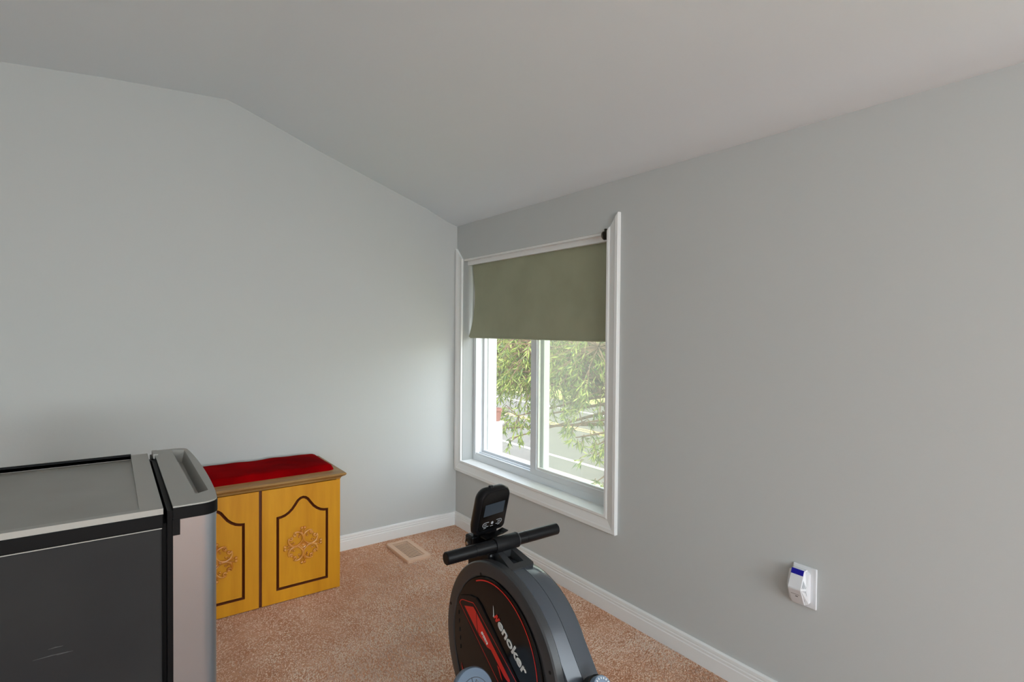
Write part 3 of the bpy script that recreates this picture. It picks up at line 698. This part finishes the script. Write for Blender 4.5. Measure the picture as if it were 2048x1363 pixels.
bm = NB(); lathe(bm, [(.0045, .0020), (.0045, .0030), (0, .0030)], MCn @ Matrix.Translation((.001, -.045, 0)), 14); part('button', bm, GREYL, cons)
bm = NB(); tube(bm, [con((-.005, -.0545), .0026), con((.006, -.0545), .0026)], .0007, 4); part('button_print', bm, GREYL, cons)
# phone ledge under the face
LP = [(.0, 0.), (.004, .010), (.016, .014), (.028, .012), (.034, .018)]
bm = NB(); rows = []
for x, sh in ((-.036, 0), (-.02, .001), (.0, -.001), (.03, 0), (.050, .004)):
    rows.append([bm.verts.new(con((x, -.078+.35*d*.5+sh), .002+d*1.0)) for d in (0, .012, .026)] + [bm.verts.new(con((x, -.083+.35*d*.5+sh), .002+d*.9)) for d in (.026, .012, 0)])
for a, b in zip(rows, rows[1:]):
    for i in range(6): bm.faces.new((a[i], a[(i+1) % 6], b[(i+1) % 6], b[i]))
bm.faces.new(rows[0][::-1]); bm.faces.new(rows[-1]); part('phone_ledge', bm, BLACKP, cons)
bm = NB(); sweep(bm, [(-.035, -.012), (.03, -.012), (.03, .012), (-.035, .012)], [lambda p: con((p[0], -.060), p[1]-.02), lambda p: Vector((RXc+p[0]*1.1, -1.572-p[1]*1.2, .575))]); part('console_neck', bm, BLACKP, row)
bm = NB(); tube(bm, [con((-.014, .060), -.014), con((-.014, .0685), -.016)], [.010, .006], 10); part('top_nub', bm, BLACKP, cons, smooth=True)
# foot plates
for sx in (-1, 1):
    fc = Vector((RXc + sx*.150, -1.80, .195)); fdir = Vector((0, .52, .854)).normalized(); fu = Vector((1, 0, 0)); fn = Vector((0, -.854, .52))
    O_ = rrect(.115, .30, .056, 9, .045)
    MF = Matrix((fu, fdir, fn)).transposed().to_4x4(); MF.translation = fc
    bm = NB(); sweep(bm, list(range(len(O_))), [lambda i: MF @ Vector((O_[i][0]*.94, O_[i][1]*.98, -.022)), lambda i: MF @ Vector((*O_[i], -.016)), lambda i: MF @ Vector((*O_[i], -.003)), lambda i: MF @ Vector((O_[i][0]*.93, O_[i][1]*.975, .003))])
    fp = part('foot_plate', bm, GREYB, row, smooth=40, label='blue-grey foot plate')
    for rr in (.040,):
        bm = NB(); pts = [MF @ Vector((rr*cos(2*pi*k/28), .085+rr*sin(2*pi*k/28), .003)) for k in range(29)]; tube(bm, pts, .0009, 5, cap=False); part('tread_ring', bm, GREYH, fp)
    bm = NB()
    for a0, a1 in (((-.03, .075), (-.012, .118)), ((-.012, .118), (.0, .100)), ((.0, .125), (.0, .10)), ((.0, .100), (.012, .118)), ((.012, .118), (.03, .075)), ((-.02, .07), (.02, .07))):
        tube(bm, [MF @ Vector((a0[0], a0[1], .003)), MF @ Vector((a1[0], a1[1], .003))], .0009, 5)
    part('tread_mark', bm, GREYH, fp)
    part('pedal_axle', B((RXc+sx*.06-.03, -1.80, .19), (RXc+sx*.15+.01, -1.775, .215)), BLACKM, row)
    part('strap', B((fc.x-.060, -1.850, .170), (fc.x+.060, -1.828, .205)), BLACKM, fp, bevel=.005)
# frame: stabilisers, rail, seat
part('front_stabiliser', B((RXc-.21, -1.62, .0), (RXc+.21, -1.56, .055)), BLACKM, row, bevel=.01)
part('frame_beam', B((RXc-.03, -2.02, .05), (RXc+.03, -1.56, .13)), BLACKM, row, bevel=.006)
part('seat_rail', B((RXc-.028, -3.05, .10), (RXc+.028, -1.98, .17)), STEEL, row, bevel=.004)
part('rear_stabiliser', B((RXc-.17, -3.06, 0), (RXc+.17, -3.0, .11)), BLACKM, row, bevel=.01)
bm = NB(); S_ = rrect(.30, .24, .09, 8)
sweep(bm, list(range(len(S_))), [lambda i: (RXc+S_[i][0]*.9, -2.62+S_[i][1]*.9, .19), lambda i: (RXc+S_[i][0], -2.62+S_[i][1], .21), lambda i: (RXc+S_[i][0], -2.62+S_[i][1], .235), lambda i: (RXc+S_[i][0]*.85, -2.62+S_[i][1]*.85, .25)])
part('seat', bm, BLACKM, row, smooth=50)
part('seat_carriage', B((RXc-.06, -2.70, .165), (RXc+.06, -2.54, .192)), BLACKP, row)

# ------------------------------------------------------------------ wall plate and plug-in device
PYc, PZc = -2.112, .4235
wp = thing('outlet_plate', 'white rectangular outlet cover plate on window wall', 'outlet plate', (0, PYc, PZc))
bm = NB(); box(bm, (-.006, PYc-.036, PZc-.0625), (0.0005, PYc+.036, PZc+.0625)); part('plate', bm, WHITEP, wp, bevel=.003)
dv = thing('plug_in_repeller', 'white diamond-sided plug-in device with blue lens plugged into outlet', 'plug-in device', (-.0065, PYc+.006, PZc))
w2 = .0195; yd = PYc+.0105
prof = [(.006, .0530), (.024, .0530), (.026, .050), (.047, .002), (.047, -.002), (.022, -.0515), (.018, -.053), (.006, -.053)]    # (out of the wall, height)
side = [(.0085, .050), (.020, .051), (.0095, .051)]
bm = NB(); prism(bm, prof, lambda p: (-p[0], yd-w2, PZc+p[1]), lambda p: (-p[0], yd+w2, PZc+p[1])); bod = part('body', bm, WHITEP, dv, bevel=.0012)
# projecting diamond cheeks with slots
for s in (-1, 1):
    CK = [(.020, .050), (.047, .001), (.018, -.052), (.006, -.050), (.006, .048)]
    CK2 = [(.018, .044), (.032, .001), (.016, -.046), (.006, -.044), (.006, .042)]
    bm = NB(); sweep(bm, list(range(5)), [lambda i: (-CK[i][0], yd+s*w2, PZc+CK[i][1]), lambda i: (-CK2[i][0], yd+s*(w2+.010), PZc+CK2[i][1])]); ck = part('cheek', bm, WHITEP, dv)
    if s < 0:
        for up in (0, 1):
            e0, e1 = (CK[1], CK[0]) if up else (CK[1], CK[2]); f0, f1 = (CK2[1], CK2[0]) if up else (CK2[1], CK2[2])
            def cq(u, v):
                a_ = Vector((-(e0[0]+(e1[0]-e0[0])*u), yd-w2, PZc+e0[1]+(e1[1]-e0[1])*u)); b_ = Vector((-(f0[0]+(f1[0]-f0[0])*u), yd-w2-.010, PZc+f0[1]+(f1[1]-f0[1])*u))
                return a_.lerp(b_, v)
            for k in range(5):
                v0 = .10+.17*k; v1 = v0+.07; u1 = (.50-.07*k) if up else (.78-.05*k)
                n_ = (cq(.3, v1)-cq(.3, v0)).cross(cq(.6, v0)-cq(.2, v0)).normalized()
                if n_.x > 0: n_ = -n_
                bm = NB(); bm.faces.new([bm.verts.new(cq(u, v)+n_*.0004) for u, v in ((.07, v0), (.07, v1), (u1, v1), (u1, v0))]); part('slot', bm, SLOT, ck)
# blue lens across the top and the printed lines below
bm = NB(); prism(bm, [(.0243, .0537), (.0262, .0515), (.0315, .0390), (.0300, .0380), (.020, .052)], lambda p: (-p[0], yd-w2+.0012, PZc+p[1]), lambda p: (-p[0], yd+w2-.001, PZc+p[1])); part('blue_lens', bm, BLUE, dv, label='deep blue lens')
def low(t, off=.0004):       # point on the lower slanted front at fraction t
    return (-(.047-.025*t)-off, PZc-.002-.0495*t-off*.5)
for (t0, t1, ya, yb) in ((.34, .365, .014, -.012), (.46, .52, .002, -.006)):
    x0_, z0_ = low(t0); x1_, z1_ = low(t1)
    bm = NB(); bm.faces.new([bm.verts.new(v) for v in ((x0_, yd+ya, z0_), (x0_, yd+yb, z0_), (x1_, yd+yb, z1_), (x1_, yd+ya, z1_))]); part('print_mark', bm, DARKT, dv)

# ------------------------------------------------------------------ floor register
VX0, VX1, VY0, VY1 = -.499, -.359, -.367, -.091
vt = thing('floor_register', 'tan metal floor vent with curved louvres set in carpet', 'floor vent', ((VX0+VX1)/2, (VY0+VY1)/2, 0))
bm = NB(); O_ = [(x+(VX0+VX1)/2, y+(VY0+VY1)/2) for x, y in rrect(VX1-VX0, VY1-VY0, .012, 4)]
I_ = [(VX0+.026, VY0+.030), (VX1-.026, VY0+.030), (VX1-.026, VY1-.030), (VX0+.026, VY1-.030)]
OI = [(x*.97+(VX0+VX1)/2*.03, y*.985+(VY0+VY1)/2*.015) for x, y in O_]
poly(bm, [OI, I_], lambda p: (p[0], p[1], .0165))
a = [bm.verts.new((p[0], p[1], .0165)) for p in OI]; b = [bm.verts.new((p[0], p[1], .010)) for p in O_]; c = [bm.verts.new((p[0], p[1], 0)) for p in O_]
for u, v in ((a, b), (b, c)):
    for i in range(len(u)): bm.faces.new((u[i], u[(i+1) % len(u)], v[(i+1) % len(v)], v[i]))
a = [bm.verts.new((p[0], p[1], .0165)) for p in I_]; b = [bm.verts.new((p[0], p[1], .002)) for p in I_]
for i in range(4): bm.faces.new((a[i], a[(i+1) % 4], b[(i+1) % 4], b[i]))
bmesh.ops.remove_doubles(bm, verts=bm.verts, dist=1e-6); part('faceplate', bm, VENT, vt)
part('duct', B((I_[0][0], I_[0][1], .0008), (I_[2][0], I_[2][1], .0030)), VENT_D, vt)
NS = 14; mesh0 = None
for k in range(NS):
    yk = VY0+.034 + (VY1-VY0-.068)*(k+.5)/NS
    bm = NB(); n = 8; xs = [I_[0][0] + (I_[1][0]-I_[0][0])*i/n for i in range(n+1)]
    arc = [.0018*sin(pi*i/n) for i in range(n+1)]
    top = [bm.verts.new((x, yk+.0026, .0160+a_)) for x, a_ in zip(xs, arc)]; bot = [bm.verts.new((x, yk-.0024, .0150+a_)) for x, a_ in zip(xs, arc)]
    for i in range(n): bm.faces.new((top[i], top[i+1], bot[i+1], bot[i]))
    ret = bmesh.ops.extrude_face_region(bm, geom=bm.faces[:]); bmesh.ops.translate(bm, verts=[e for e in ret['geom'] if isinstance(e, bmesh.types.BMVert)], vec=(0, -.0004, -.001))
    part('louvre', bm, VENT, vt)

# ------------------------------------------------------------------ outside: street, verge, trees
GZ = -2.65
ASPH = mat('asphalt', (96, 94, 89), .9, col2=(88, 86, 82), nscale=2.5, ndet=6)
LINEW = mat('road_paint', (245, 245, 240), .8); LINEY = mat('yellow_paint', (226, 190, 110), .8)
GRASS = mat('dry_grass', (176, 168, 112), .95, col2=(128, 138, 72), nscale=1.2, ndet=6)
CONC = mat('concrete', (168, 162, 148), .9, col2=(154, 148, 136), nscale=3)
LEAFM = []
for nm, c in (('leaf_bright', (146, 158, 84)), ('leaf_mid', (112, 130, 66)), ('leaf_deep', (80, 100, 60))):
    m = mat(nm, c, .5, spec=.4); nt = m.node_tree; b = nt.nodes['Principled BSDF']
    tr = nt.nodes.new('ShaderNodeBsdfTranslucent'); tr.inputs[0].default_value = lin(tuple(min(255, int(v*1.1)) for v in c)); mx = nt.nodes.new('ShaderNodeMixShader'); mx.inputs[0].default_value = .35
    out = [n for n in nt.nodes if n.type == 'OUTPUT_MATERIAL'][0]
    nt.links.new(b.outputs[0], mx.inputs[1]); nt.links.new(tr.outputs[0], mx.inputs[2]); nt.links.new(mx.outputs[0], out.inputs[0]); LEAFM.append(m)
BARK = mat('bark', (128, 104, 84), .9, col2=(96, 76, 62), nscale=12, bump=.5)
BRICK = mat('house_brick', (196, 146, 120), .9, col2=(178, 122, 98), nscale=8)
ROOF = mat('shingle_grey', (118, 112, 106), .9, col2=(96, 90, 86), nscale=10)
SIDING = mat('white_siding', (232, 232, 228), .6)
TERRA = mat('terracotta', (126, 84, 74), .7, col2=(112, 74, 64), nscale=14)
PANE = mat('dark_pane', (70, 84, 96), .1)

struct('ground', B((.3, -40, GZ-.4), (140, 140, GZ-.05)), GRASS)
road = struct('road', B((8.2, -40, GZ-.3), (18.7, 140, GZ)), ASPH)
for x, w in ((9.33, .14), (16.4, .12)):
    part('edge_line', B((x-w/2, -40, GZ+.001), (x+w/2, 140, GZ+.006)), LINEW, road)
for dx in (-.14, .14):
    part('centre_line', B((13.1+dx-.05, -40, GZ+.001), (13.1+dx+.05, 140, GZ+.006)), LINEY, road)
struct('pavement', B((3.2, -40, GZ-.2), (8.2, 140, GZ+.02)), CONC)

random.seed(11)
def leaf_mesh(name, centers, length, width, parent, mats):
    """narrow willow-like leaves, each two bent quads; centers: (pos, direction)"""
    n = len(centers); V = np.zeros((n, 6, 3), np.float32)
    pos = np.array([c[0] for c in centers]); d = np.array([c[1] for c in centers]); d /= np.linalg.norm(d, axis=1)[:, None]
    rnd = rng.normal(size=(n, 3)); s = np.cross(d, rnd); s /= np.linalg.norm(s, axis=1)[:, None]; up = np.cross(s, d)
    ln_ = (length*rng.uniform(.7, 1.25, n))[:, None]; wd = (width*rng.uniform(.8, 1.2, n))[:, None]
    V[:, 0] = pos; V[:, 1] = pos+d*ln_*.4+s*wd; V[:, 2] = pos+d*ln_*.45-up*wd*.25; V[:, 3] = pos+d*ln_*.4-s*wd; V[:, 4] = pos+d*ln_-up*wd*.8; V[:, 5] = pos
    F = (np.arange(n)[:, None, None]*6 + np.array([[0, 1, 2], [0, 2, 3], [1, 4, 2], [2, 4, 3]])[None]).reshape(-1, 3)
    o_ = ORG[parent.name]; V -= np.array(o_, np.float32)
    me = bpy.data.meshes.new(name); me.vertices.add(n*6); me.vertices.foreach_set('co', V.reshape(-1))
    me.loops.add(F.size); me.loops.foreach_set('vertex_index', F.reshape(-1).astype(np.int32))
    me.polygons.add(len(F)); me.polygons.foreach_set('loop_start', np.arange(0, F.size, 3, dtype=np.int32)); me.polygons.foreach_set('loop_total', np.full(len(F), 3, np.int32))
    for m in mats: me.materials.append(m)
    me.polygons.foreach_set('material_index', np.repeat(rng.choice(len(mats), n, p=[.45, .35, .2]), 4).astype(np.int32))
    me.update(); me.validate()
    o = bpy.data.objects.new(name, me); COL.objects.link(o); o.parent = parent; o['kind'] = 'stuff'; ORG[o.name] = o_
    return o
def make_tree(name, label, base, height, spread, lobes, n_twig, leaf_len, leaf_w, droop, group=None, seed=1):
    random.seed(seed); t = thing(name, label, 'tree', base, group=group); b = Vector(base)
    bm = NB(); top = b + Vector((.1, .05, height*.62)); tube(bm, [b, b+Vector((.04, -.03, height*.3)), top], [height*.028, height*.022, height*.014], 10)
    part('trunk', bm, BARK, t, smooth=True)
    leaves = []; bmB = NB(); bmT = NB()
    for (lx, ly, lz, r) in lobes:
        c = b + Vector((lx, ly, lz)); st_ = b + Vector((.03, 0, height*random.uniform(.5, .62)))
        mid = (st_+c)/2 + Vector((0, 0, .15*r)); tube(bmB, [st_, mid, c], [height*.007, height*.004, height*.0015], 7)
        for k in range(int(n_twig*r*r)):
            dv_ = Vector((random.gauss(0, 1), random.gauss(0, 1), random.gauss(0, .75))); dv_ = dv_.normalized()*r*random.uniform(.35, 1.0)
            p = c + dv_; dr = (dv_.normalized()*.6 + Vector((random.uniform(-.4, .4), random.uniform(-.4, .4), -droop*random.uniform(.3, 1.2)))).normalized()
            tl = random.uniform(.35, .8)*min(1, r); q = p + dr*tl + Vector((0, 0, -.12*droop*tl)); tube(bmT, [p, (p+q)/2+Vector((0, 0, .03)), q], [.007, .005, .002], 3, cap=False)
            if random.random() < .3: tube(bmT, [c, p], [.012, .006], 3, cap=False)
            m = int(10+8*random.random())
            for i in range(m):
                f = (i+.5)/m; pos = p.lerp(q, f); dd = dr*.7 + Vector((random.uniform(-1, 1), random.uniform(-1, 1), random.uniform(-.9, .5)))*.8
                leaves.append((tuple(pos), tuple(dd)))
    part('branch', bmB, BARK, t, smooth=True, kind='stuff'); part('twigs', bmT, BARK, t, kind='stuff')
    leaf_mesh('foliage', leaves, leaf_len, leaf_w, t, LEAFM); return t
TL = [(-.3+.25*((i*7) % 3), 1.15+.44*i, 3.62-.05*((i*5) % 3), .62) for i in range(8)] + [(-.1-.2*(i % 2), 1.3+.5*i, 3.0+.1*((i*3) % 2), .42) for i in range(7)]
TL += [(.6, 1.6+.7*i, 3.7, .6) for i in range(5)]
TL += [(-.3, 2.95, 2.45, .30), (-.3, 2.95, 2.12, .16), (-.3, 3.3, 2.2, .12), (-.3, 1.05, 2.35, .24), (-.3, 1.22, 2.1, .16), (-.3, 1.14, 1.80, .13), (-.3, 1.58, 2.32, .16), (-.3, .75, 2.5, .24), (-.3, 1.45, 2.55, .25), (-.3, 2.5, 2.5, .25)]
make_tree('leafy_tree', 'narrow-leaved green tree just outside the window with drooping sprays', (3.9, 1.2, GZ+.02), 5.4, 2.5, TL, 210, .115, .0105, .8, seed=4)
for i, (x, y, h, lab, sd) in enumerate(((23.5, 25, 6.0, 'bushy green tree across the road before brick house', 7), (25, 35, 7.0, 'tall green tree across the road beyond brick house', 9), (22.5, 15, 5.0, 'low spreading green tree across the road', 13))):
    make_tree('street_tree', lab, (x, y, GZ-.05), h, 2.5, [(0, 0, h*.55, 1.5), (1.0, .8, h*.7, 1.4), (-.8, 1.2, h*.62, 1.3), (.2, -1.3, h*.6, 1.3), (0, .2, h*.85, 1.3)], 30, .32, .045, .3, group='trees across the road', seed=sd)
# brick house across the road
hs = thing('brick_house', 'pinkish brick house with grey roof across the road', 'house', (33, 30, GZ))
part('wall', B((29, 20, GZ-.05), (37, 42, GZ+3.0)), BRICK, hs)
bm = NB(); prism(bm, [(28.5, GZ+2.95), (37.5, GZ+2.95), (33, GZ+5.2)], lambda p: (p[0], 19.5, p[1]), lambda p: (p[0], 42.5, p[1])); part('roof', bm, ROOF, hs)
for yy in (22.5, 27, 33, 38):
    w_ = part('window', B((28.94, yy, GZ+1.0), (29.02, yy+1.5, GZ+2.3)), SIDING, hs); part('pane', B((28.92, yy+.1, GZ+1.1), (28.95, yy+1.4, GZ+2.2)), PANE, w_)
part('house_door', B((28.94, 30.2, GZ), (29.02, 31.2, GZ+2.1)), SIDING, hs)
# pot on a white post near the house
PX, PY, PZ = 1.70, 2.03, .205
pp = thing('porch_post', 'white square porch post standing outside the window', 'post', (PX, PY, GZ-.05))
part('post', B((PX-.055, PY-.055, GZ-.05), (PX+.055, PY+.055, PZ-.025)), SIDING, pp, bevel=.008)
part('post_cap', B((PX-.07, PY-.07, PZ-.025), (PX+.07, PY+.07, PZ)), SIDING, pp, bevel=.006)
ft = thing('flower_pot', 'reddish brown tapered pot on top of the white porch post', 'pot', (PX, PY, PZ))
bm = NB(); lathe(bm, [(0, .0), (.048, 0), (.064, .11), (.070, .113), (.070, .140), (.060, .140), (.052, .03), (0, .03)], Matrix.Translation((PX, PY, PZ)), 24); part('pot', bm, TERRA, ft, smooth=35)
